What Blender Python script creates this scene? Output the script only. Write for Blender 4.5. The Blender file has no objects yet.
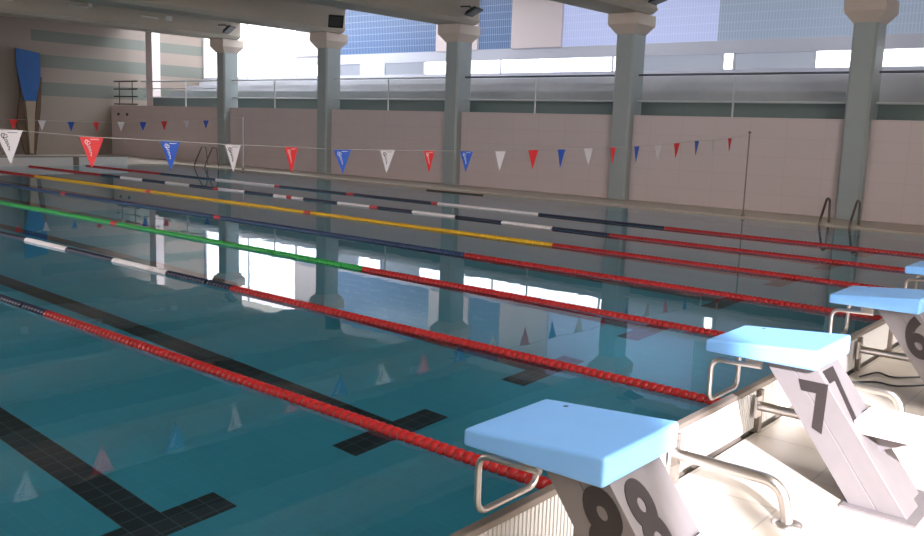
import bpy, math, random
from mathutils import Vector, Matrix
random.seed(7)
PI = math.pi
scene = bpy.context.scene
col = scene.collection

# ------------------------------------------------------------------ helpers
class MB:
    """collects polygons (with a material index and a smooth flag) for ONE mesh"""
    def __init__(s): s.v = []; s.f = []; s.m = []; s.sm = []
    def add(s, vs, fs, mi=0, smooth=False):
        b = len(s.v); s.v += [tuple(p) for p in vs]
        for f in fs:
            s.f.append(tuple(b + i for i in f)); s.m.append(mi); s.sm.append(smooth)
    def box(s, x0, x1, y0, y1, z0, z1, mi=0):
        v = [(x0,y0,z0),(x1,y0,z0),(x1,y1,z0),(x0,y1,z0),(x0,y0,z1),(x1,y0,z1),(x1,y1,z1),(x0,y1,z1)]
        s.hexa(v, mi)
    def hexa(s, v, mi=0):
        s.add(v, [(0,3,2,1),(4,5,6,7),(0,1,5,4),(1,2,6,5),(2,3,7,6),(3,0,4,7)], mi)
    def prism(s, poly, a, b, axis='y', mi=0):
        """2D polygon swept from a to b along an axis; poly is (x,z) for y, (x,y) for z, (y,z) for x"""
        n = len(poly)
        def P(p, t):
            return (p[0], t, p[1]) if axis == 'y' else ((p[0], p[1], t) if axis == 'z' else (t, p[0], p[1]))
        v = [P(p, a) for p in poly] + [P(p, b) for p in poly]
        f = [tuple(range(n)), tuple(range(2*n-1, n-1, -1))]
        f += [(i, n+i, n+(i+1) % n, (i+1) % n) for i in range(n)]
        s.add(v, f, mi)
    def tube(s, pts, r, seg=10, mi=0, caps=True):
        pts = [Vector(p) for p in pts]; n = len(pts); vs = []
        t0 = (pts[1]-pts[0]).normalized()
        up = Vector((0,0,1)) if abs(t0.z) < .9 else Vector((0,1,0))
        nrm = (up - t0*up.dot(t0)).normalized()
        for i, p in enumerate(pts):
            t = (pts[min(i+1,n-1)] - pts[max(i-1,0)]).normalized()
            nrm = (nrm - t*nrm.dot(t)).normalized(); bn = t.cross(nrm)
            for k in range(seg):
                a = 2*PI*k/seg
                vs.append(p + (nrm*math.cos(a) + bn*math.sin(a))*r)
        fs = []
        for i in range(n-1):
            for k in range(seg):
                k2 = (k+1) % seg
                fs.append((i*seg+k, i*seg+k2, (i+1)*seg+k2, (i+1)*seg+k))
        s.add(vs, fs, mi, True)
        if caps:
            s.add(vs[:seg], [tuple(range(seg-1,-1,-1))], mi)
            s.add(vs[-seg:], [tuple(range(seg))], mi)
    def lathe(s, prof, c=(0,0,0), axis='z', seg=20, mi=0, smooth=True):
        """prof: list of (radius, height along the axis)"""
        vs = []
        for r, h in prof:
            for k in range(seg):
                a = 2*PI*k/seg; u, w = r*math.cos(a), r*math.sin(a)
                p = (u, w, h) if axis == 'z' else ((h, u, w) if axis == 'x' else (w, h, u))
                vs.append((p[0]+c[0], p[1]+c[1], p[2]+c[2]))
        n = len(prof); fs = []
        for i in range(n-1):
            for k in range(seg):
                k2 = (k+1) % seg
                fs.append((i*seg+k, i*seg+k2, (i+1)*seg+k2, (i+1)*seg+k))
        s.add(vs, fs, mi, smooth)
        s.add(vs[:seg], [tuple(range(seg-1,-1,-1))], mi); s.add(vs[-seg:], [tuple(range(seg))], mi)
    def mesh(s, name, mats):
        me = bpy.data.meshes.new(name)
        me.from_pydata(s.v, [], s.f)
        for m in (mats if isinstance(mats, (list, tuple)) else [mats]): me.materials.append(m)
        me.polygons.foreach_set('material_index', s.m)
        me.polygons.foreach_set('use_smooth', s.sm)
        me.update()
        return me
    def build(s, name, mats, parent=None, loc=None, bevel=0):
        o = bpy.data.objects.new(name, s.mesh(name, mats)); col.objects.link(o)
        if parent: o.parent = parent
        if loc: o.location = loc
        if bevel:
            b = o.modifiers.new('bevel', 'BEVEL'); b.width = bevel; b.segments = 3; b.limit_method = 'ANGLE'; b.angle_limit = math.radians(40)
        return o

def fillet(pts, rad, n=6):
    pts = [Vector(p) for p in pts]; out = [pts[0]]
    for i in range(1, len(pts)-1):
        a, b, c = pts[i-1], pts[i], pts[i+1]
        r = min(rad, (a-b).length*.49, (c-b).length*.49)
        p0 = b + (a-b).normalized()*r; p2 = b + (c-b).normalized()*r
        for k in range(n+1):
            t = k/n; out.append(p0*(1-t)**2 + b*2*t*(1-t) + p2*t*t)
    out.append(pts[-1])
    return out

def tag(o, label, cat, group=None, kind=None):
    if label: o['label'] = label
    if cat: o['category'] = cat
    if group: o['group'] = group
    if kind: o['kind'] = kind
    return o
def thing(name, label, cat, loc=(0,0,0), rz=0, group=None):
    o = bpy.data.objects.new(name, None); col.objects.link(o)
    o.location = loc; o.rotation_euler = (0,0,rz); o.empty_display_size = .1
    return tag(o, label, cat, group)
def struct(o):
    o['kind'] = 'structure'; return o
def copy_tree(o, parent=None):
    c = o.copy(); col.objects.link(c)
    if parent: c.parent = parent
    for ch in [x for x in o.children]: copy_tree(ch, c)
    return c

# ------------------------------------------------------------------ materials
def mat(name, c, rough=.5, metal=0., noise=0., nscale=4., spec=.5, emis=None, estr=0., bump=0., bscale=40.):
    m = bpy.data.materials.new(name); m.use_nodes = True
    nt = m.node_tree; b = nt.nodes['Principled BSDF']
    b.inputs['Base Color'].default_value = (*c, 1); b.inputs['Roughness'].default_value = rough
    b.inputs['Metallic'].default_value = metal; b.inputs['Specular IOR Level'].default_value = spec
    if noise or bump:
        tc = nt.nodes.new('ShaderNodeTexCoord')
    if noise:
        n = nt.nodes.new('ShaderNodeTexNoise'); n.inputs['Scale'].default_value = nscale; n.inputs['Detail'].default_value = 4
        r = nt.nodes.new('ShaderNodeValToRGB'); nt.links.new(tc.outputs['Object'], n.inputs['Vector'])
        r.color_ramp.elements[0].position = .3; r.color_ramp.elements[1].position = .7
        r.color_ramp.elements[0].color = (*[x*(1-noise) for x in c], 1); r.color_ramp.elements[1].color = (*[min(1, x*(1+noise*.6)) for x in c], 1)
        nt.links.new(n.outputs['Fac'], r.inputs['Fac']); nt.links.new(r.outputs['Color'], b.inputs['Base Color'])
    if bump:
        n2 = nt.nodes.new('ShaderNodeTexNoise'); n2.inputs['Scale'].default_value = bscale
        bp = nt.nodes.new('ShaderNodeBump'); bp.inputs['Strength'].default_value = bump; bp.inputs['Distance'].default_value = .01
        nt.links.new(tc.outputs['Object'], n2.inputs['Vector']); nt.links.new(n2.outputs['Fac'], bp.inputs['Height']); nt.links.new(bp.outputs['Normal'], b.inputs['Normal'])
    if emis:
        b.inputs['Emission Color'].default_value = (*emis, 1); b.inputs['Emission Strength'].default_value = estr
    return m

def tile_mat(name, c1, c2, cm, w, h, axes, rough=.3, mortar=.004, emis=0., offset=0., spec=.5):
    """a brick texture laid over two world axes, e.g. 'xy', 'xz', 'yz'"""
    m = bpy.data.materials.new(name); m.use_nodes = True
    nt = m.node_tree; b = nt.nodes['Principled BSDF']; b.inputs['Roughness'].default_value = rough
    b.inputs['Specular IOR Level'].default_value = spec
    tc = nt.nodes.new('ShaderNodeTexCoord'); sp = nt.nodes.new('ShaderNodeSeparateXYZ'); cb = nt.nodes.new('ShaderNodeCombineXYZ')
    nt.links.new(tc.outputs['Object'], sp.inputs[0])
    nt.links.new(sp.outputs['XYZ'.index(axes[0].upper())], cb.inputs[0]); nt.links.new(sp.outputs['XYZ'.index(axes[1].upper())], cb.inputs[1])
    br = nt.nodes.new('ShaderNodeTexBrick'); br.offset = offset; br.squash = 1
    br.inputs['Scale'].default_value = 1; br.inputs['Brick Width'].default_value = w; br.inputs['Row Height'].default_value = h
    br.inputs['Mortar Size'].default_value = mortar; br.inputs['Mortar Smooth'].default_value = .1; br.inputs['Bias'].default_value = 0
    br.inputs['Color1'].default_value = (*c1,1); br.inputs['Color2'].default_value = (*c2,1); br.inputs['Mortar'].default_value = (*cm,1)
    nt.links.new(cb.outputs[0], br.inputs['Vector']); nt.links.new(br.outputs['Color'], b.inputs['Base Color'])
    if emis:
        nt.links.new(br.outputs['Color'], b.inputs['Emission Color']); b.inputs['Emission Strength'].default_value = emis
    return m

M = {}
M['wall'] = tile_mat('pink_white_wall_tile', (.66,.555,.545), (.645,.543,.534), (.58,.48,.47), .9, .45, 'xz', .45, .006)
M['wall_plain'] = mat('cream_wall_paint', (.60,.54,.46), .6, noise=.05, nscale=1.2)
M['pink_paint'] = mat('pink_white_paint', (.74,.64,.64), .6)
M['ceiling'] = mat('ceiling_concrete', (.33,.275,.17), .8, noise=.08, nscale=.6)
M['beam'] = mat('beam_concrete', (.56,.49,.41), .7, noise=.06, nscale=1.)
M['shaft'] = mat('grey_green_column_paint', (.345,.385,.385), .45, noise=.04, nscale=2)
M['cap'] = mat('pink_cream_capital_paint', (.62,.52,.45), .6)
M['deck'] = tile_mat('beige_deck_tile', (.60,.53,.45), (.58,.515,.44), (.45,.40,.34), .5, .5, 'xy', .35, .006)
M['fardeck'] = tile_mat('sand_deck_tile', (.54,.47,.38), (.52,.455,.37), (.43,.38,.30), .25, .25, 'xy', .35, .005)
M['pooltile'] = tile_mat('teal_pool_tile', (.036,.335,.475), (.034,.322,.46), (.05,.35,.50), .25, .125, 'xy', .4, .004)
M['poolside'] = mat('teal_pool_side', (.09,.40,.47), .4, noise=.05)
M['darktile'] = tile_mat('navy_lane_tile', (.006,.016,.028), (.010,.022,.036), (.06,.10,.12), .125, .125, 'xy', .4, .005)
M['steel'] = mat('brushed_stainless_steel', (.62,.58,.55), .32, 1., noise=.06, nscale=12)
M['dull_steel'] = mat('dull_bulkhead_steel', (.27,.225,.19), .45, .4, noise=.12, nscale=6)
M['dark_steel'] = mat('dark_ladder_steel', (.20,.17,.15), .35, .9)
M['leg'] = mat('grey_painted_leg', (.20,.18,.18), .42, .2, noise=.05, nscale=8)
M['panel'] = mat('white_grating_panel', (.72,.69,.66), .5)
M['top'] = mat('light_blue_glassfibre', (.21,.48,.93), .42, noise=.04, nscale=3, bump=.08, bscale=160)
M['black'] = mat('black_numeral_film', (.022,.016,.016), .5)
M['blackmetal'] = mat('black_lamp_housing', (.015,.015,.016), .4)
M['lens'] = mat('lamp_glass', (.045,.044,.04), .35)
M['red'] = mat('red_float_plastic', (.42,.010,.012), .4)
M['redmark'] = mat('red_marker_plastic', (.62,.05,.06), .35)
M['navy'] = mat('navy_float_plastic', (.012,.020,.055), .35)
M['blue'] = mat('blue_float_plastic', (.015,.045,.13), .35)
M['white'] = mat('white_float_plastic', (.88,.85,.87), .4)
M['yellow'] = mat('yellow_float_plastic', (.78,.47,.012), .35)
M['green'] = mat('green_float_plastic', (.015,.36,.06), .35)
M['cable'] = mat('wire_cable', (.3,.3,.3), .4, .8)
M['cord'] = mat('pale_cord', (.42,.38,.37), .7)
M['fred'] = mat('red_pennant_cloth', (.72,.03,.035), .6)
M['fblue'] = mat('blue_pennant_cloth', (.02,.09,.46), .6)
M['fwhite'] = mat('white_pennant_cloth', (.64,.60,.63), .6)
M['ink_white'] = mat('white_print', (.85,.82,.84), .6)
M['ink_dark'] = mat('dark_print', (.07,.06,.07), .6)
M['seat_teal'] = mat('dark_teal_riser', (.16,.215,.21), .6)
M['seat_grey'] = mat('grey_step_concrete', (.46,.47,.50), .6, noise=.06, nscale=2)
M['whitemetal'] = mat('white_painted_rail', (.55,.57,.58), .4)
M['boxwhite'] = mat('white_plastic_box', (.85,.84,.80), .4)
M['darkrail'] = mat('dark_grey_rail', (.12,.13,.15), .4, .4)
M['blackrail'] = mat('black_rail_steel', (.02,.018,.016), .5)
M['board'] = mat('blue_board', (.012,.10,.34), .4, noise=.1, nscale=2)
M['wood'] = mat('dark_brown_wood', (.10,.055,.03), .6, noise=.2, nscale=5)
M['tan'] = mat('tan_panel', (.33,.27,.20), .6)
M['orange'] = mat('red_buoy', (.55,.03,.03), .45)
M['cabledark'] = mat('dark_rubber_cable', (.03,.03,.04), .6)
M['frame'] = mat('pale_window_frame', (.55,.56,.60), .5)
def glass_block(name, c, cm, s): return tile_mat(name, c, c, cm, .09, .26, 'xz', .25, .012, emis=s)  # one glass; differences in daylight are put into each copy's colour and glow
M['gblue'] = glass_block('blue_glass_blocks', (.075,.12,.235), (.18,.25,.38), .55)
M['gbright'] = glass_block('bright_blue_glass_blocks', (.32,.36,.55), (.38,.42,.61), .75)
M['gdim'] = glass_block('dim_blue_glass_blocks', (.20,.245,.32), (.25,.295,.38), .7)
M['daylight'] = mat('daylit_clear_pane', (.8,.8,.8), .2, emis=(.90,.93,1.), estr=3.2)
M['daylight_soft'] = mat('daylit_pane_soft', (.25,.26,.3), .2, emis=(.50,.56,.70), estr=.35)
M['daylight_strong'] = mat('daylit_pane_strong', (.8,.8,.8), .2, emis=(.93,.93,1.), estr=2.6)
M['startpane'] = mat('bright_start_pane', (.8,.8,.8), .3, emis=(1.,.96,.95), estr=14.)
M['deck_fill'] = mat('added_deck_fill_glow', (.8,.8,.8), .3, emis=(.93,.94,1.), estr=4.)  # glow of the fill pane added above the deck
M['hall_fill'] = mat('added_hall_fill_glow', (.8,.8,.8), .3, emis=(1.,.92,.94), estr=8.6)  # glow of the fill panes added in the near wall

# end wall: cream with three grey-green bands beginning to the right of the blue board
def striped():
    m = mat('cream_wall_green_bands', (.52,.46,.38), .5)
    nt = m.node_tree; b = nt.nodes['Principled BSDF']
    tc = nt.nodes.new('ShaderNodeTexCoord'); sp = nt.nodes.new('ShaderNodeSeparateXYZ'); nt.links.new(tc.outputs['Object'], sp.inputs[0])
    def ma(op, a, c):
        n = nt.nodes.new('ShaderNodeMath'); n.operation = op
        for i, x in enumerate((a, c)):
            if isinstance(x, (int, float)): n.inputs[i].default_value = x
            else: nt.links.new(x, n.inputs[i])
        return n.outputs[0]
    tot = None
    for lo, hi in ((4.86,5.32),(3.76,4.30),(2.56,3.14)):
        k = ma('MULTIPLY', ma('GREATER_THAN', sp.outputs[2], lo), ma('LESS_THAN', sp.outputs[2], hi))
        tot = k if tot is None else ma('ADD', tot, k)
    tot = ma('MULTIPLY', tot, ma('GREATER_THAN', sp.outputs[1], 14.05))
    mx = nt.nodes.new('ShaderNodeMix'); mx.data_type = 'RGBA'
    mx.inputs['A'].default_value = (.25,.205,.175,1); mx.inputs['B'].default_value = (.135,.15,.13,1)
    nt.links.new(tot, mx.inputs['Factor']); nt.links.new(mx.outputs['Result'], b.inputs['Base Color'])
    return m
M['endwall'] = striped()

def water():
    m = bpy.data.materials.new('pool_water_surface'); m.use_nodes = True
    nt = m.node_tree; b = nt.nodes['Principled BSDF']
    b.inputs['Base Color'].default_value = (.86,.98,1,1); b.inputs['Roughness'].default_value = 0.0
    b.inputs['IOR'].default_value = 1.333; b.inputs['Transmission Weight'].default_value = 1
    tc = nt.nodes.new('ShaderNodeTexCoord'); n = nt.nodes.new('ShaderNodeTexNoise'); n.inputs['Scale'].default_value = 2.2; n.inputs['Detail'].default_value = 2
    bp = nt.nodes.new('ShaderNodeBump'); bp.inputs['Strength'].default_value = .12; bp.inputs['Distance'].default_value = .006
    nt.links.new(tc.outputs['Object'], n.inputs['Vector']); nt.links.new(n.outputs['Fac'], bp.inputs['Height']); nt.links.new(bp.outputs['Normal'], b.inputs['Normal'])
    return m
M['water'] = water()

# ------------------------------------------------------------------ dimensions
PX0, PX1 = -28.5, .43          # pool length
PY0, PY1 = -3.7, 15.71         # pool width
DZ = .03                       # deck level
BOT = -1.35                    # pool floor
YW = 17.58                     # gallery parapet
XE = -36.7                     # far end wall
XS = 10.0                      # wall behind the starting end
YN = -5.0                      # near side wall
YB = 22.5                      # gallery back wall
ZC = 5.86                      # hall ceiling
ZR = 7.0                       # gallery ceiling
COLX = [-3.79-6*k for k in range(5)]
GF0, GF1, GF2 = 14., 4., 3.      # added gallery fill strengths, far to near

# ------------------------------------------------------------------ room shell
b = MB(); b.box(PX0-.1, PX1+.1, PY0-.1, PY1+.1, BOT-.15, BOT)
pf = struct(b.build('pool_floor', M['pooltile']))
for k in range(-1, 7):
    yc = 1 + 2*k
    b = MB(); b.box(PX0+1.9, PX1-2.39, yc-.125, yc+.125, BOT, BOT+.004)
    b.box(PX1-2.64, PX1-2.39, yc-.5, yc-.125, BOT, BOT+.004); b.box(PX1-2.64, PX1-2.39, yc+.125, yc+.5, BOT, BOT+.004)
    b.box(PX0+1.9, PX0+2.15, yc-.5, yc-.125, BOT, BOT+.004); b.box(PX0+1.9, PX0+2.15, yc+.125, yc+.5, BOT, BOT+.004)
    o = b.build('lane_marking', M['darktile'], pf)
b = MB(); b.box(PX1, PX1+.05, PY0, PY1, BOT, -.02); struct(b.build('pool_side_start', M['poolside']))
b = MB(); b.box(PX0-.05, PX0, PY0, PY1, BOT, -.02); struct(b.build('pool_side_end', M['poolside']))
b = MB(); b.box(PX0, PX1, PY1, PY1+.05, BOT, -.27); struct(b.build('pool_side_far', M['poolside']))
b = MB(); b.box(PX0, PX1, PY0-.05, PY0, BOT, DZ-.001); struct(b.build('pool_side_near', M['poolside']))
# deck in four strips around the basin
b = MB()
b.box(PX1+.05, XS, YN, YW, DZ-.3, DZ)
b.box(PX0-.05, PX1+.05, YN, PY0-.05, DZ-.3, DZ)
b.box(XE, PX0-.05, YN, YW, DZ-.3, DZ)
struct(b.build('floor', M['deck']))
b = MB(); b.box(PX0-.05, PX1+.05, PY1, YW, DZ-.3, DZ); struct(b.build('floor_far_side', M['fardeck']))

b = MB(); b.box(XE, XS, YW, YW+.18, DZ, 2.28); wp = struct(b.build('wall_gallery', M['wall']))
b = MB(); b.box(XE-.2, XE, YN-.2, YB+.2, -.3, ZR+.2); struct(b.build('wall_end', M['endwall']))
b = MB(); WY0, WY1, WZ0, WZ1 = -4.2, 3.6, 1.1, 5.5
b.box(XS, XS+.2, YN-.2, WY0, -.3, ZC+.2); b.box(XS, XS+.2, WY1, YB+.2, -.3, ZR+.2); b.box(XS, XS+.2, WY0, WY1, -.3, WZ0); b.box(XS, XS+.2, WY0, WY1, WZ1, ZC+.2)
struct(b.build('wall_start', M['wall_plain']))
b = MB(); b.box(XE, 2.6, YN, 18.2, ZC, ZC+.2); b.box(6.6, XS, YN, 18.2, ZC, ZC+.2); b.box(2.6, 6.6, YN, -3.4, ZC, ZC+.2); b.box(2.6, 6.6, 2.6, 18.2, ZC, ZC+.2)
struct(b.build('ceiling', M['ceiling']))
wn = 1
f = MB(); f.box(2.6, 6.6, -3.4, -3.3, ZC, ZC+.15); f.box(2.6, 6.6, 2.5, 2.6, ZC, ZC+.15); f.box(2.6, 2.7, -3.3, 2.5, ZC, ZC+.15); f.box(6.5, 6.6, -3.3, 2.5, ZC, ZC+.15); f.box(4.55, 4.65, -3.3, 2.5, ZC, ZC+.15)
fo = struct(f.build('window_1', M['frame']))  # unseen overhead fill added to light the block tops and deck
for xa in (2.7, 4.65):
    p = MB(); p.box(xa, xa+1.85, -3.3, 2.5, ZC+.05, ZC+.07); p.build('pane', M['deck_fill'], fo)
b = MB(); b.box(XE, XS, 18.2, 18.35, ZC, ZR); struct(b.build('wall_upstand', M['wall_plain']))
b = MB()
lights = [(-35., -29.), (-28.,-22.5), (-21.5,-16.5), (-15.5,-10.5), (-9.5,-4.5)]
x = XE
for l in lights:
    b.box(x, l[0], 18.8, 20.8, ZR, ZR+.2); x = l[1]
b.box(x, XS, 18.8, 20.8, ZR, ZR+.2); b.box(XE, XS, 18.2, 18.8, ZR, ZR+.2); b.box(XE, XS, 20.8, YB+.2, ZR, ZR+.2)
struct(b.build('ceiling_gallery', M['wall_plain']))

# near side wall, its opening shaped for the sun patch, with unseen fill panes added
SX0, SX1, SZ0, SZ1 = 4.87, 8.15, 2.75, 5.55
b = MB()
holes = [(SX0, 5.93, SZ0, 4.2), (5.93, SX1, SZ0, SZ1)] + [(x, x+4.2, 2.4, 5.2) for x in (-24.5, -18.5, -12.5)]
xs = sorted(holes); x = XE
for h in xs:
    b.box(x, h[0], YN-.2, YN, -.3, ZC+.2)
    b.box(h[0], h[1], YN-.2, YN, -.3, h[2]); b.box(h[0], h[1], YN-.2, YN, h[3], ZC+.2)
    x = h[1]
b.box(x, XS, YN-.2, YN, -.3, ZC+.2)
struct(b.build('wall_near', M['wall_plain']))
def window(x0, x1, z0, z1, y, pane, mull=(), w=.07, t=.06):
    """frame and pane in a wall facing along y"""
    global wn; wn += 1
    f = MB()
    f.box(x0, x0+w, y-t, y+t, z0, z1); f.box(x1-w, x1, y-t, y+t, z0, z1)
    f.box(x0+w, x1-w, y-t, y+t, z0, z0+w); f.box(x0+w, x1-w, y-t, y+t, z1-w, z1)
    for mx in mull: f.box(mx-.03, mx+.03, y-t, y+t, z0+w, z1-w)
    fo = struct(f.build('window_%d' % wn, M['frame']))
    if pane:
        p = MB(); p.box(x0+w, x1-w, y-.01, y+.01, z0+w, z1-w); p.build('pane', pane, fo)
    return fo
for h in holes[2:]: window(*h, YN-.1, M['hall_fill'], (h[0]+1.4, h[0]+2.8))  # added hall fill: unseen glowing panes that brighten the gallery parapet
for h in holes[:2]: window(*h, YN-.1, None, (), .015)
wn += 1
f = MB(); xa, xb = XS+.05, XS+.15
for yy in (WY0, -1.65, .95, WY1-.1): f.box(xa, xb, yy, yy+.1, WZ0, WZ1)
f.box(xa, xb, WY0, WY1, WZ0-.001, WZ0+.1); f.box(xa, xb, WY0, WY1, WZ1-.1, WZ1)
fo = struct(f.build('window_%d' % wn, M['frame']))
for ya in (WY0+.1, -1.55, 1.05):
    p = MB(); p.box(XS+.09, XS+.11, ya, ya+2.5 if ya < 1 else WY1-.1, WZ0+.1, WZ1-.1); p.build('pane', M['startpane'], fo)

# gallery back wall: strip windows low down, glass blocks above, pink piers
ZS0, ZS1, ZG = 3.82, 4.28, 4.67
b = MB()
b.box(XE, XS, YB, YB+.2, 1.2, ZS0)
b.box(-29.4, XS, YB, YB+.2, ZS1, ZG)
struct(b.build('wall_back', mat('pale_lilac_wall', (.55,.56,.64), .6)))
b = MB()
for x0, x1 in ((-29.4,-27.1), (-21.06,-19.0), (-17.43,-15.27)): b.box(x0, x1, YB-.06, YB+.2, ZG, ZR)
struct(b.build('wall_back_piers', M['pink_paint']))
def blocks(x0, x1, m):
    global wn; wn += 1
    b = MB(); b.box(x0, x1, YB+.03, YB+.1, ZG, ZR); return struct(b.build('window_%d' % wn, m))
blocks(-27.1, -21.06, M['gblue']); blocks(-19.0, -17.43, M['gblue'])
blocks(-15.27, -9.6, M['gbright']); blocks(-9.6, -3.4, M['gdim']); blocks(-3.4, XS, M['gdim'])
# strip panes: bright ones and shaded ones
def strip(x0, x1, m):
    global wn; wn += 1
    f = MB(); w = .03
    f.box(x0, x0+w, YB-.02, YB+.1, ZS0, ZS1); f.box(x1-w, x1, YB-.02, YB+.1, ZS0, ZS1)
    fo = struct(f.build('window_%d' % wn, M['frame']))
    p = MB(); p.box(x0+w, x1-w, YB+.03, YB+.06, ZS0, ZS1); p.build('pane', m, fo)
for x0, x1, k in ((-29.4,-26.8,1), (-26.8,-25.3,0), (-25.3,-23.9,1), (-23.9,-21.7,0), (-21.7,-17.9,1), (-17.9,-13.2,1), (-13.2,-12.2,1), (-12.2,-9.35,0), (-9.35,-9.0,1),
                  (-9.0,-6.6,0), (-6.6,-3.0,1), (-3.0,0.5,1), (.5,4,0)):
    strip(x0, x1, M['daylight'] if k else M['daylight_soft'])
# very bright window at the far left end of the gallery
wn += 1
f = MB()
for x in (XE, -33.1, -29.5): f.box(x, x+.1, YB-.02, YB+.1, ZS0, ZR)
fo = struct(f.build('window_%d' % wn, M['frame']))
p = MB(); p.box(XE+.1, -29.5, YB+.03, YB+.06, ZS0, ZR); p.build('pane', M['daylight_strong'], fo)
# unseen fill panes added over the gallery to brighten its walls and seats
fill_m = [mat('added_gallery_fill_glow', (.8,.8,.8), .3, emis=(.88,.93,1.), estr=e) for e in (GF0, GF1, GF2)]
for (x0, x1) in lights:
    wn += 1
    f = MB()
    f.box(x0, x1, 18.8, 18.9, ZR, ZR+.15); f.box(x0, x1, 20.7, 20.8, ZR, ZR+.15); f.box(x0, x0+.1, 18.9, 20.7, ZR, ZR+.15); f.box(x1-.1, x1, 18.9, 20.7, ZR, ZR+.15)
    fo = struct(f.build('window_%d' % wn, M['frame']))
    p = MB(); p.box(x0+.1, x1-.1, 18.9, 20.7, ZR+.05, ZR+.07)
    p.build('pane', fill_m[0 if x0 < -25 else (1 if x0 < -20 else 2)], fo)

# ------------------------------------------------------------------ spectator steps
st = thing('spectator_steps', 'long grey stepped spectator benches with dark teal lowest riser, up on the gallery', 'seating', (0, 0, 1.2))
prof = [(18.4, 1.2, 2.68, 'seat_teal'), (19.31, 1.2, 3.0, 'seat_grey'), (20.05, 1.2, 3.28, 'seat_grey'), (20.8, 1.2, 3.5, 'seat_grey')]
for i, (y, z0, z1, mm) in enumerate(prof):
    y1 = prof[i+1][0] if i < 3 else YB
    b = MB(); b.box(-34.5, 6, y, y1-(.01 if i == 3 else 0), 0, z1-1.2); o = b.build('step', M[mm], st)
    if i == 0: o['label'] = 'dark teal lowest step'
b = MB(); b.box(XE, XS, YW+.18, 18.4, 1.0, 1.2); b.box(XE, -34.6, 18.4, YB, 1.0, 1.2); b.box(-34.6, XS, 18.4, YB, 1.0, 1.2)
struct(b.build('floor_gallery', M['seat_grey']))

# ------------------------------------------------------------------ columns and beams
def column(x, label):
    t = thing('column', label, 'column', (x, 17.62, DZ), 0, 'columns along the gallery')
    h = .265
    b = MB()
    b.prism([(-h+.05,-.30),(h-.05,-.30),(h,-.25),(h,.34),(-h,.34),(-h,-.25)], 0, 4.36, 'z')
    b.build('shaft', M['shaft'], t)
    c = MB(); H = .44
    lo = [(-h,-.30,4.34),(h,-.30,4.34),(h,.34,4.34),(-h,.34,4.34)]
    hi = [(-H,-.48,4.58),(H,-.48,4.58),(H,.52,4.58),(-H,.52,4.58)]
    tp = [(-H,-.48,4.86),(H,-.48,4.86),(H,.52,4.86),(-H,.52,4.86)]
    v = lo+hi+tp
    fs = [(3,2,1,0),(8,9,10,11)]
    for a in (0, 4):
        for i in range(4): fs.append((a+i, a+(i+1)%4, a+4+(i+1)%4, a+4+i))
    c.add(v, fs); c.build('capital', M['cap'], t, bevel=.015)
    return t
for x, lb in zip(COLX, ('nearest grey column with pink capital, behind the right-hand pool ladder',
                        'second nearest grey column, left of the right-hand flag pole and far behind the lane ropes',
                        'middle one of the five grey columns, dividing the blue glass blocks',
                        'grey column beside the left end of the blue glass blocks, second from the left',
                        'farthest grey column, beside the left pool ladder and the dazzling window')):
    column(x, lb)
def beam(x, label):
    t = thing('ceiling_beam', label, 'beam', (x, 0, 4.90), 0, 'concrete roof beams')
    b = MB(); b.prism([(-.50,0),(.50,0),(.64,.11),(.64,.14),(-.64,.14),(-.64,.11)], YN, 17.85, 'y'); b.build('bottom_flange', M['beam'], t)
    b = MB(); b.prism([(-.60,.14),(.60,.14),(.60,.74),(.74,.84),(.74,.96),(-.74,.96),(-.74,.84),(-.60,.74)], YN, 17.85, 'y'); b.build('web', M['beam'], t)
    return t
for x, lb in zip(COLX, ('concrete roof beam resting on the nearest column, at the top right edge',
                        'concrete roof beam resting on the second nearest column',
                        'concrete roof beam resting on the middle column',
                        'concrete roof beam carrying the tilted black square floodlight',
                        'farthest concrete roof beam, with small white boxes along its face')):
    beam(x, lb)
# small white boxes and conduit on the farthest beam and on the middle one
FX = COLX[4]+.60
for (bx, y, z, w, lb) in ((FX, 9.1, 5.27, .22, 'white junction box on the farthest beam, nearest the left edge of the frame'),
                          (FX, 11.75, 5.38, .12, 'white junction box on the farthest beam, at the end of a white tube'),
                          (FX, 14.7, 5.27, .26, 'white junction box on the farthest beam, closest to its column'),
                          (COLX[2]+.60, 15.4, 5.36, .5, 'white box high on the beam over the middle column')):
    b = MB(); b.box(0, .08, -w/2, w/2, 0, .16)
    o = b.build('junction_box', M['boxwhite'], None, (bx, y, z)); tag(o, lb, 'box', 'white boxes on the beams')
for (y0, y1, z) in ((10.95, 11.68, 5.36), (13.6, 14.3, 5.31)):
    b = MB(); b.tube([(FX+.04, y0, z), (FX+.04, y1, z)], .028)
    o = b.build('conduit_tube', M['boxwhite'])
    tag(o, 'thin white tube on the farthest beam, ' + ('the one nearer the left edge' if y0 < 11 else 'the one nearer the column'), 'conduit')

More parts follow.
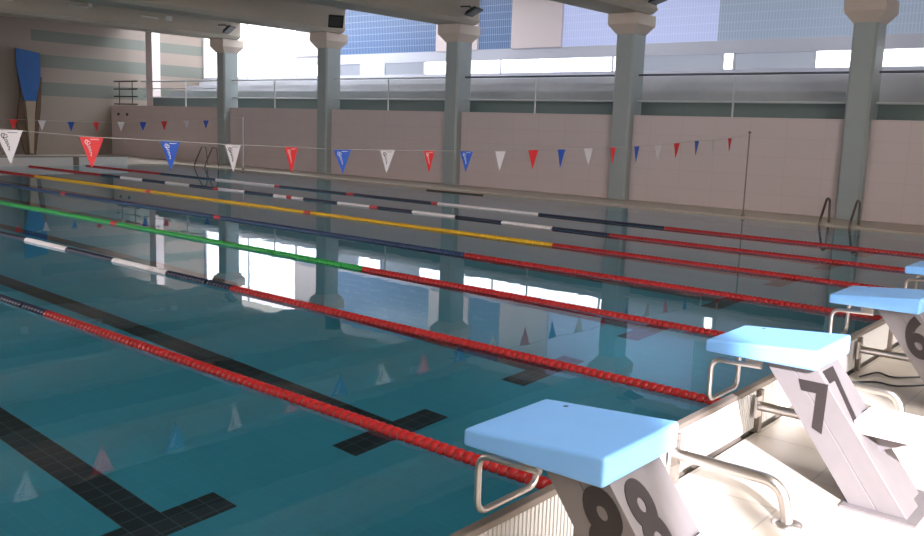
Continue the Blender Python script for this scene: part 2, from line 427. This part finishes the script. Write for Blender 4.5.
def floodlight(x, y, z, tilt, rz, label, lens='lens'):
    t = thing('floodlight', label, 'floodlight', (x, y, z), rz, 'black floodlights under the beams')
    t.rotation_euler = (0, 0, rz)
    b = MB(); b.tube(fillet([(-.45,0,.16),(-.12,0,.16),(-.06,.0,.02)], .05), .02); b.build('bracket', M['blackmetal'], t)
    h = MB(); ct, s_ = math.cos(tilt), math.sin(tilt)
    def R(p): return (p[0]*ct + p[2]*s_, p[1], -p[0]*s_ + p[2]*ct)
    v = [(-.08,-.17,-.15),(.03,-.26,-.22),(.03,.26,-.22),(-.08,.17,-.15),(-.08,-.17,.15),(.03,-.26,.22),(.03,.26,.22),(-.08,.17,.15)]
    h.hexa([R(p) for p in v]); h.build('housing', M['blackmetal'], t, bevel=.012)
    l = MB(); l.hexa([R(p) for p in [(.031,-.19,-.15),(.036,-.19,-.15),(.036,.19,-.15),(.031,.19,-.15),(.031,-.19,.15),(.036,-.19,.15),(.036,.19,.15),(.031,.19,.15)]])
    l.build('lens', M[lens], t)
    return t
floodlight(COLX[4]+1.13, 16.95, 5.17, .9, .5, 'small black floodlight above the farthest column')
floodlight(COLX[3]+1.13, 16.95, 5.18, .35, -.55, 'tilted square black floodlight with its glass facing the pool, beside the blue glass blocks')
floodlight(COLX[2]+1.13, 16.95, 5.16, 1.1, .2, 'black floodlight above the middle column')
floodlight(COLX[1]+1.13, 16.95, 5.12, 1.25, .1, 'black floodlight above the second nearest column')
floodlight(COLX[0]+1.13, 16.95, 5.14, 1.25, .1, 'black floodlight at the top edge above the nearest column')

# pier standing inside the gallery at the left end
b = MB(); b.box(-.22, .30, -.2, .2, 0, ZR-1.2)
o = b.build('gallery_pier', M['pink_paint'], None, (-34.85, 18.62, 1.2)); tag(o, 'slim pink pier standing inside the gallery at its far left end', 'pier')

# ------------------------------------------------------------------ gallery railings
bays = [(-34.2, COLX[4]-.3), (COLX[4]+.3, COLX[3]-.3), (COLX[3]+.3, COLX[2]-.3), (COLX[2]+.3, COLX[1]-.3), (COLX[1]+.3, COLX[0]-.3), (COLX[0]+.3, 3.0)]
rlab = ('pale railing in the far left bay of the gallery, before the brightest window', 'pale railing between the two farthest columns', 'pale railing in front of the blue glass blocks, left of the middle column',
        'railing right of the middle column, before the long white window strip', 'railing between the two nearest columns, before dim seating', 'railing at the right edge, beyond the nearest column')
for i, ((x0, x1), lb) in enumerate(zip(bays, rlab)):
    t = thing('gallery_railing', lb, 'railing', ((x0+x1)/2, YW+.09, 2.28), 0, 'railings along the gallery')
    L = (x1-x0)/2
    b = MB(); b.tube([(-L,0,1.05),(L,0,1.05)], .028); b.build('top_rail', M['darkrail' if i >= 3 else 'whitemetal'], t)
    b = MB(); b.tube([(-L,0,.37),(L,0,.37)], .024); b.build('lower_rail', M['whitemetal'], t)
    if i == 0:
        b = MB(); b.tube([(-L,0,.74),(L,0,.74)], .018); b.build('middle_rail', M['whitemetal'], t)
    px = {0: -30.75}.get(i, -6.83-6*(4-i) if i < 5 else -.8) - (x0+x1)/2
    b = MB(); b.tube([(px,0,0),(px,0,1.03)], .026); b.build('post', M['whitemetal'], t)
t = thing('landing_railing', 'black barred railing at the left corner of the gallery', 'railing', (-35.6, YW+.09, 2.28))
for z in (.06, .40, .73, 1.07):
    b = MB(); b.tube([(-.95,0,z),(1.05,0,z)], .03); b.build('bar', M['blackrail'], t)
for x in (-.5, .62):
    b = MB(); b.tube([(x,0,0),(x,0,1.07)], .022); b.build('post', M['blackrail'], t)
for x, lb in ((-36.0, 'small dark wall fitting under the black landing railing, left of a pair'), (-35.25, 'small dark wall fitting under the black landing railing, right of a pair')):
    b = MB(); b.lathe([(.07,0),(.07,.04),(.04,.06)], (0,0,0), 'y', 12)
    o = b.build('wall_fitting', M['blackmetal'], None, (x, YW-.06, 1.88)); tag(o, lb, 'fitting')

# ------------------------------------------------------------------ water
b = MB(); b.add([(PX0,PY0,0),(PX1,PY0,0),(PX1,PY1,0),(PX0,PY1,0)], [(0,1,2,3)])
tag(b.build('pool_water', M['water']), 'calm teal pool water reflecting the gallery, between the lane ropes', 'water', kind='stuff')

# ------------------------------------------------------------------ lane ropes
RZ = .0; RR = .046; PITCH = .062
def disc_profile(h0, n):
    out = []
    for i in range(n):
        h = h0 + i*PITCH
        out += [(RR*.74, h), (RR*.92, h+PITCH*.14), (RR, h+PITCH*.36), (RR, h+PITCH*.60), (RR*.92, h+PITCH*.82), (RR*.74, h+PITCH*.985)]
    return out
fm = {}
def float_mesh(c):
    if c not in fm:
        b = MB(); b.lathe(disc_profile(0, 1), (0,0,0), 'x', 18); fm[c] = b.mesh('float', M[c])
    return fm[c]
def rope(y, label, runs, single):
    """runs: [(x_end_right, x_end_left, colour)] from the starting wall outwards"""
    t = thing('lane_rope', label, 'lane rope', (0, y, RZ), 0, 'floating lane ropes')
    b = MB(); b.tube([(PX0+.03,0,.0),(.30,0,.0)], .008, 6); b.build('cable', M['cable'], t)
    b = MB(); b.tube(fillet([(.26,0,0),(.33,0,0),(.385,0,.03)], .03), .014, 8); b.build('hook', M['steel'], t)
    x = .25; n = 0
    cur = 0
    if single:
        names = []
        for i in range(100):
            xx = x - (i+1)*PITCH
            while xx < runs[cur][1] and cur < len(runs)-1: cur += 1
            c = runs[cur][2]
            o = bpy.data.objects.new('float', float_mesh(c)); col.objects.link(o); o.parent = t; o.location = (xx, 0, 0)
            n += 1
        xs = x - n*PITCH
        mats = []; b = MB()
        for (a, e, c) in runs:
            a = min(a, xs)
            if e >= a: continue
            if c not in mats: mats.append(c)
            k = max(1, round((a-e)/PITCH)); b.lathe(disc_profile(e, k), (0,0,0), 'x', 12, mats.index(c))
        o = b.build('float_row', [M[c] for c in mats], t); o['kind'] = 'stuff'
    else:
        for (a, e, c) in runs:
            a = min(a, x); k = max(1, round((a-e)/PITCH))
            b = MB(); b.lathe(disc_profile(e, k), (0,0,0), 'x', 12); o = b.build('float_section', M[c], t)
            o['label'] = {'redmark': 'short red', 'blue': 'dark blue'}.get(c, c) + ' run of floats'
def runs_from(bounds, cols):
    out = []; r = .25
    for e, c in zip(bounds, cols): out.append((r, e, c)); r = e
    return out
def alternate(start, step, end, c):
    out = []; r = start; i = 0
    while r > end: out.append((r, max(end, r-step), c[i % len(c)])); r -= step; i += 1
    return out
END = PX0 + .25
F5 = -23.4
rope(0, 'nearest lane rope, red then navy at the left, running behind block 8', [(.25,-5.55,'red'),(-5.55,F5,'navy'),(F5,END,'red')], True)
rope(2, 'lane rope with navy and white stretches before its red end, reaching block 7', [(.25,-5.56,'red')] + alternate(-5.56, 1.22, F5, ['navy','white']) + [(F5,END,'red')], True)
rope(4, 'lane rope that is green at the left and red at the right', runs_from([-5.62,-11.54,-11.74,-17.5,-17.7,F5,END], ['red','green','redmark','green','redmark','green','red']), True)
rope(6, 'lane rope that is dark blue at the left and red at the right', runs_from([-5.58,-11.48,-11.68,-17.46,-17.66,F5,END], ['red','blue','redmark','blue','redmark','blue','red']), False)
rope(8, 'lane rope with a long yellow middle and red ends', runs_from([-5.44,-11.30,-11.50,-17.24,-17.44,F5,END], ['red','yellow','redmark','yellow','redmark','yellow','red']), False)
rope(10, 'second farthest lane rope, short navy and white stretches between red ends',
     runs_from([-5.59,-6.81,-8.0,-9.18,-10.38,-11.43,-11.68,-12.73,-13.92,-14.36,-14.55,-15.05,-16.22,-17.34,-17.56,-18.67,-19.85,-21.05,-22.27,F5,END],
               ['red','navy','white','navy','white','navy','redmark','white','navy','white','redmark','white','navy','white','redmark','navy','white','navy','white','navy','red']), False)
rope(12, 'farthest lane rope, long navy and white stretches between red ends',
     runs_from([-5.55,-8.54,-11.45,-11.64,-14.35,-14.61,-17.35,-17.57,-20.38,F5,END], ['red','navy','white','redmark','navy','redmark','navy','redmark','white','navy','red']), False)

# ------------------------------------------------------------------ starting blocks
def text_mesh(ch, size, mtx, m, thick=.0012):
    cu = bpy.data.curves.new('numeral', 'FONT'); cu.body = ch; cu.size = size; cu.offset = size*.038; cu.extrude = thick
    cu.align_x = 'CENTER'; cu.align_y = 'CENTER'; cu.resolution_u = 6
    o = bpy.data.objects.new('tmp', cu); col.objects.link(o)
    bpy.context.view_layer.update()
    dg = bpy.context.evaluated_depsgraph_get()
    me = bpy.data.meshes.new_from_object(o.evaluated_get(dg)); bpy.data.objects.remove(o)
    me.name = 'numeral'; me.materials.clear(); me.materials.append(m); me.transform(mtx); me.update()
    return me
def start_block(y, num, label):
    # local origin: deck level, x measured from the pool (world x), y from the lane centre
    t = thing('starting_block', label, 'starting block', (0, y, DZ), 0, 'numbered starting blocks')
    d = -DZ
    b = MB(); b.prism([(.462,.675+d),(1.048,.682+d),(1.05,.788+d),(.462,.740+d)], -.26, .26, 'y'); b.build('platform', M['top'], t, bevel=.014)
    b = MB(); b.lathe([(.014,0),(.014,.004),(.010,.006)], (.60,.20,.746+d), 'z', 12); o = b.build('bolt', M['blackmetal'], t)
    # slanted hollow leg
    tx0, tx1, bx0, bx1 = .765, 1.035, 1.24, 1.51
    zt, zb = .678+d, .012
    ya, yb = -.195, .015
    def q(xa, xb): return [(bx0+(xa)*(bx1-bx0), zb), (bx0+(xb)*(bx1-bx0), zb), (tx0+xb*(tx1-tx0), zt), (tx0+xa*(tx1-tx0), zt)]
    b = MB(); b.prism(q(0,.495), ya, yb, 'y'); b.prism(q(.505,1), ya, yb, 'y'); b.prism(q(.49,.51), ya+.006, yb, 'y')
    leg = b.build('leg', M['leg'], t, bevel=.004)
    b = MB(); b.box(1.215, 1.56, -.25, .25, 0, .012); b.build('base_plate', M['leg'], t)
    b = MB(); b.prism(q(.15,.85), yb+.01, .20, 'y'); o = b.build('rear_leg', M['leg'], t)
    # numerals on the near face (facing -y) and on the slanted rear face
    sl = Vector((tx0-bx0, 0, zt-zb)).normalized()           # up along the leg
    nf = Vector((0,-1,0))
    def place(centre, up, nrm, size, sx=1.):
        right = up.cross(nrm).normalized()
        mtx = Matrix.Identity(4)
        for i in range(3):
            mtx[i][0] = right[i]*sx; mtx[i][1] = up[i]; mtx[i][2] = nrm[i]; mtx[i][3] = centre[i]
        return mtx
    fx = 1.0
    zc = (.50 if num != '7' else .475) + d
    k = (zt - zc)/(zt - zb); xc = tx0+.5*(tx1-tx0) + k*(bx0-tx0)
    right = Vector((1,0,0)); upv = Vector((-.62, 0, .78)) if False else sl
    mtx = Matrix.Identity(4)
    upn = Vector((sl.x*.45, 0, sl.z)).normalized()
    for i in range(3):
        mtx[i][0] = right[i]*.78; mtx[i][1] = upn[i]; mtx[i][2] = nf[i]; mtx[i][3] = (xc+.005, ya-.0015, zc)[i]
    o = bpy.data.objects.new('numeral', text_mesh(num, .385 if num != '7' else .35, mtx, M['black'])); col.objects.link(o); o.parent = t
    nr = Vector((sl.z, 0, -sl.x)).normalized()
    c = Vector((tx1, (ya+yb)/2, zt)) + (-sl)*.185 + nr*.0015
    o = bpy.data.objects.new('numeral', text_mesh(num, .40, place(c, sl, nr, .4, .72), M['black'])); col.objects.link(o); o.parent = t
    # foot step behind
    b = MB(); b.box(1.20, 1.66, -.14, .20, .355, .415); b.build('step_plate', M['panel'], t, bevel=.008)
    b = MB(); b.prism([(1.26,.355),(1.52,.355),(1.30,.25)], -.02, .0, 'y'); b.build('step_bracket', M['leg'], t)
    # backstroke grip hanging under the front edge
    g = MB(); xg = .465
    g.tube(fillet([(.74,-.165,.628+d),(xg,-.165,.618+d),(xg,-.165,.385+d),(xg,.215,.385+d),(xg,.215,.618+d),(.74,.215,.628+d)], .06, 8), .0135, 12)
    g.build('hand_grip', M['steel'], t)
    for gy in (-.165, .215):
        g = MB(); g.box(.66,.74,gy-.02,gy+.02,.640+d,.676+d); g.build('grip_clamp', M['steel'], t)
    return t
start_block(-1, '8', 'nearest light blue starting block, numbered 8')
start_block(1, '7', 'light blue starting block numbered 7, partly in sunlight')
start_block(3, '6', 'light blue starting block numbered 6, cut by the right edge of the frame')
start_block(5, '5', 'farthest starting block in view, only its blue corner at the right edge')

# ------------------------------------------------------------------ raised end walls with panels between posts
def raised_wall(x, sgn, y0, y1, label, detailed=True):
    t = thing('raised_end_wall', label, 'pool end wall', (x, 0, DZ), 0)
    def bx(m, u0, u1, a0, a1, z0, z1):
        a, c = sorted((sgn*u0, sgn*u1)); m.box(a, c, a0, a1, z0, z1)
    b = MB(); bx(b, 0, .046, y0, y1, .268, .300); b.build('coping', M['dull_steel'], t, bevel=.006)
    b = MB(); bx(b, .003, .012, y0, y1, -.05, .268); b.build('back_plate', M['dull_steel' if detailed else 'panel'], t)
    edges = sorted([1+2*k-.55 for k in range(-2, 8)]+[1+2*k+.55 for k in range(-2, 8)])
    edges = [e for e in edges if y0+.1 < e < y1-.1]
    for e in edges:
        b = MB(); bx(b, .012, .066, e-.022, e+.022, 0, .267); b.build('post', M['dull_steel'], t)
    lim = [y0]+edges+[y1]
    for a0, a1 in zip(lim[:-1], lim[1:]):
        if a1-a0 < .15: continue
        b = MB(); p0, p1 = a0+.03, a1-.03
        bx(b, .014, .034, p0, p1, .03, .264)
        if detailed:
            n = int((p1-p0)/.028)
            for i in range(n):
                yy = p0+(i+.5)*(p1-p0)/n
                bx(b, .034, .040, yy-.009, yy+.009, .03, .264)
        b.build('panel', M['panel'], t)
    if not detailed:
        b = MB(); a, c = sorted((sgn*-.02, sgn*.004)); b.box(a, c, 11.65, 11.85, -.02, .30); b.build('joint_strip', M['dull_steel'], t)
    return t
raised_wall(PX1, 1, PY0, PY1, 'raised wall of white ribbed panels under the starting blocks')
raised_wall(PX0, -1, PY0, PY1-2.0, 'low white raised wall across the far end of the pool', False)

# floor rails bracing the raised wall
first = None
rl = {.45: 'bent steel floor rail with its round flange nearest the camera, between blocks 8 and 7', 1.55: 'bent steel floor rail behind the leg of block 7',
      2.45: 'bent steel floor rail between blocks 7 and 6', 3.55: 'bent steel floor rail behind the leg of block 6'}
for y, lb in rl.items():
    t = thing('floor_rail', lb, 'rail', (0, y-.08, DZ), 0, 'bent floor rails behind the starting blocks')
    b = MB(); b.tube(fillet([(.50,0,.19),(1.06,0,.19),(1.10,0,0)], .17, 9), .028, 14); b.build('tube', M['steel'], t)
    b = MB(); b.lathe([(.068,0),(.068,.008),(.034,.016)], (1.10,0,0), 'z', 20); b.build('flange', M['steel'], t)
    b = MB(); b.box(.497,.512,-.04,.04,.12,.25); b.build('wall_plate', M['steel'], t)
# loose cables on the deck by block 6
for i, (pts, lb) in enumerate((([(.56,3.35,0),(.62,3.62,0),(.74,3.50,0),(.95,3.75,0)], 'dark cable lying on the deck under block 6, the upper one'),
                               ([(.54,3.12,0),(.70,3.30,0),(.82,3.26,0),(.98,3.45,0),(1.05,3.62,0)], 'dark cable lying on the deck under block 6, the lower one'))):
    b = MB(); b.tube(fillet([(p[0],p[1],DZ+.008) for p in pts], .15), .007, 8)
    o = b.build('deck_cable', M['cabledark']); tag(o, lb, 'cable')
b = MB(); b.lathe([(.035,0),(.035,.006),(.02,.01)], (0,0,0), 'z', 18); tag(b.build('floor_drain', M['dull_steel'], None, (1.17,1.87,DZ)), 'small round metal cap set in the deck behind block 7', 'drain')

# ------------------------------------------------------------------ flag lines
def pennant(w, h, m, printed):
    b = MB(); t = .002
    v = [(-t,-w/2,0),(-t,w/2,0),(-t,0,-h),(t,-w/2,0),(t,w/2,0),(t,0,-h)]
    b.add(v, [(0,1,2),(5,4,3),(0,3,4,1),(1,4,5,2),(2,5,3,0)], 0)
    return b
def scribble(w, h):
    """handwritten-looking print running down the pennant near its left edge"""
    pts = []
    def P(u, v): return (.0, -w*.30+u*w, -h*(.08+v))
    a = [P(.16,.03),P(.06,.01),P(.02,.06),P(.05,.13),P(.15,.15),P(.24,.11),P(.22,.05),P(.12,.06),P(.10,.16),P(.14,.22),P(.22,.19),P(.24,.24),P(.15,.27),P(.17,.31),P(.25,.29),P(.27,.33),P(.20,.36),P(.22,.40),P(.29,.39),P(.28,.45),P(.25,.49),P(.30,.52)]
    return a
def flag_line(name, label, x, yz, w, h, cols, pole_y, pole_x, pole_top, printed, near_end):
    t = thing(name, label, 'flag line', (x, 0, 0), 0)
    pts = [near_end] + [(0, y, z) for y, z in yz] + [(pole_x-x, pole_y-.04, pole_top-.02)]
    b = MB(); b.tube(pts, .004, 6); b.build('cord', M['cord'], t)
    for i, ((y, z), c) in enumerate(zip(yz, cols)):
        ww = w*random.uniform(.95, 1.05); rz = random.uniform(-.25, .25)
        b = pennant(ww, h, M[c], printed)
        o = b.build('pennant', M[c], t, (0, y, z-.003)); o.rotation_euler = (random.uniform(-.03,.03), random.uniform(-.06,.06), rz)
        o['label'] = {'fred':'red','fblue':'blue','fwhite':'white'}[c] + ' pennant'
        if printed and i < printed:
            s_ = MB()
            for sg in (1, -1):
                s_.tube([(sg*.003, p[1], p[2]) for p in scribble(ww, h)], .0042, 5)
                s_.tube([(sg*.003, -ww*.05, -h*.07), (sg*.003, ww*.30, -h*.07)], .003, 5)
            s_.build('print', M['ink_dark'] if c == 'fwhite' else M['ink_white'], o)
    return t
C3 = ['fwhite','fred','fblue']
near_yz = [(-.30,1.66),(.43,1.61),(1.23,1.58),(1.96,1.55),(2.73,1.53),(3.49,1.505),(4.24,1.50),(5.01,1.495),(5.77,1.49),(6.53,1.49),(7.34,1.51),(8.10,1.52),(8.88,1.54),(9.67,1.56),(10.48,1.58),(11.28,1.61),(12.02,1.65),(12.87,1.70),(13.60,1.72),(14.43,1.77)]
near_cols = ['fwhite','fred','fblue','fwhite','fred','fblue','fwhite','fred','fblue','fwhite','fred','fblue','fwhite','fred','fblue','fwhite','fred','fblue','fwhite','fred']
NP = (-5.56, 15.76)
NE = (0, -3.88, 1.86)
flag_line('flag_line', 'nearer string of red, blue and white pennants crossing the pool in front of the columns', -5.43, near_yz, .225, .285, near_cols, NP[1], NP[0], 1.88, 9, NE)
far_yz = [(6.6,1.62),(7.45,1.61),(8.25,1.60),(9.1,1.59),(9.87,1.60),(10.67,1.62),(11.41,1.64),(12.15,1.68),(12.95,1.72),(13.7,1.75)]
far_cols = ['fblue','fred','fwhite','fblue','fred','fwhite','fblue','fred','fwhite','fblue']
FP = (-24.2, 15.76)
flag_line('flag_line', 'far string of small pennants near the far end wall, dim in the shade', -23.4, far_yz, .23, .29, far_cols, FP[1], FP[0], 1.92, 0, NE)
for (x, y), h, lb, m in ((NP, 1.88, 'thin grey flag pole on the far pool edge, left of the right-hand ladder', 'dull_steel'), (FP, 1.92, 'thin pale flag pole on the far pool edge, beside the left column', 'whitemetal'),
                         ((-5.43, -3.9), 1.9, 'flag pole on the near pool edge holding the nearer pennant string', 'steel'), ((-23.4, -3.9), 1.9, 'flag pole on the near pool edge holding the far pennant string', 'steel')):
    t = thing('flag_pole', lb, 'pole', (x, y, DZ))
    b = MB(); b.tube([(0,0,0),(0,0,h-DZ)], .016 if m != 'whitemetal' else .024, 10); b.build('pole', M[m], t)
    b = MB(); b.lathe([(.012,h-DZ),(.036,h-DZ+.015),(.036,h-DZ+.04),(.012,h-DZ+.06)], (0,0,0), 'z', 12); b.build('cap', M['dull_steel'], t)
    b = MB(); b.lathe([(.05,0),(.05,.01),(.03,.05)], (0,0,0), 'z', 12); b.build('foot', M['dull_steel'], t)

# ------------------------------------------------------------------ pool ladders
def ladder(x, w, label, h=0.):
    t = thing('pool_ladder', label, 'ladder', (x, PY1, DZ), 0, 'steel pool ladders')
    for s in (-1, 1):
        b = MB(); sx = s*w/2
        b.tube(fillet([(sx,-.10,-1.0),(sx,-.10,.05),(sx,.26,.55+h),(sx,.44,.50+h),(sx,.50,0)], .16, 8), .026, 12); b.build('rail', M['dark_steel'], t)
    for z in (-.25,-.5,-.75):
        b = MB(); b.box(-w/2, w/2, -.14, -.06, z, z+.03); b.build('rung', M['dark_steel'], t)
ladder(-3.50, .62, 'dark steel pool ladder in front of the nearest column')
ladder(-26.7, .70, 'dark steel pool ladder beside the farthest column', .2)
b = MB(); b.tube([(-14.6,15.05,.012),(-12.6,15.12,.012)], .022, 8); tag(b.build('dark_edge_strip', M['wood']), 'thin dark strip on the water along the far pool edge', 'pole')  # thin dark tube lying on the water

# ------------------------------------------------------------------ blue board on its stand at the far left
t = thing('blue_board_stand', 'tall blue board on a dark brown wooden stand by the end wall', 'stand', (-36.35, 13.7, DZ))
b = MB(); b.prism([(-.47,4.43),(.52,4.30),(.52,3.35),(.30,2.28),(-.22,2.28),(-.47,3.7)], -.03, .03, 'x'); b.build('board', M['board'], t)
b = MB(); b.prism([(-.16,2.26),(.26,2.26),(.10,.05),(-.05,.05)], -.02, .02, 'x'); b.build('lower_panel', M['tan'], t)
b = MB(); b.prism([(-.40,3.5),(-.27,3.2),(-.15,1.2),(-.06,0),(-.22,0),(-.55,1.3),(-.36,2.4)], -.10, -.035, 'x'); b.build('post', M['wood'], t)
b = MB(); b.prism([(.50,3.3),(.60,3.3),(.50,1.9),(.22,0),(.02,0),(.30,1.9)], -.10, -.035, 'x'); b.build('post', M['wood'], t)

# ------------------------------------------------------------------ light
sun = bpy.data.lights.new('sun', 'SUN'); sun.energy = 18; sun.angle = math.radians(1.2); sun.color = (.94, .91, 1)
so = bpy.data.objects.new('sun', sun); col.objects.link(so)
so.rotation_euler = Vector((-1.46, 1.6, -1)).to_track_quat('-Z', 'Y').to_euler()
w = bpy.data.worlds.new('sky'); scene.world = w; w.use_nodes = True
w.node_tree.nodes['Background'].inputs[0].default_value = (.62,.74,1,1); w.node_tree.nodes['Background'].inputs[1].default_value = 4.0

# ------------------------------------------------------------------ camera
cam = bpy.data.cameras.new('camera'); co = bpy.data.objects.new('camera', cam); col.objects.link(co)
cam.sensor_fit = 'HORIZONTAL'; cam.sensor_width = 36; cam.lens = 883.63*36/924; cam.clip_end = 200
r = Vector((0.76366437,0.64475156,0.03334906)); u = Vector((-0.12664392,0.0989496,0.98700066)); f = Vector((0.63307034,-0.75796069,0.15721814))
mw = Matrix.Identity(4)
for i in range(3): mw[i][0], mw[i][1], mw[i][2] = r[i], u[i], f[i]
mw.translation = Vector((2.40044,-3.61721,1.80995))
co.matrix_world = mw
scene.camera = co

scene.view_settings.view_transform = 'Standard'; scene.view_settings.look = 'None'
scene.view_settings.exposure = 0; scene.view_settings.gamma = 1; scene.view_settings.use_curve_mapping = False
cy = scene.cycles
cy.max_bounces = 10; cy.diffuse_bounces = 5; cy.glossy_bounces = 5; cy.transmission_bounces = 6
cy.sample_clamp_indirect = 6; cy.caustics_refractive = True; cy.caustics_reflective = False; cy.blur_glossy = .5
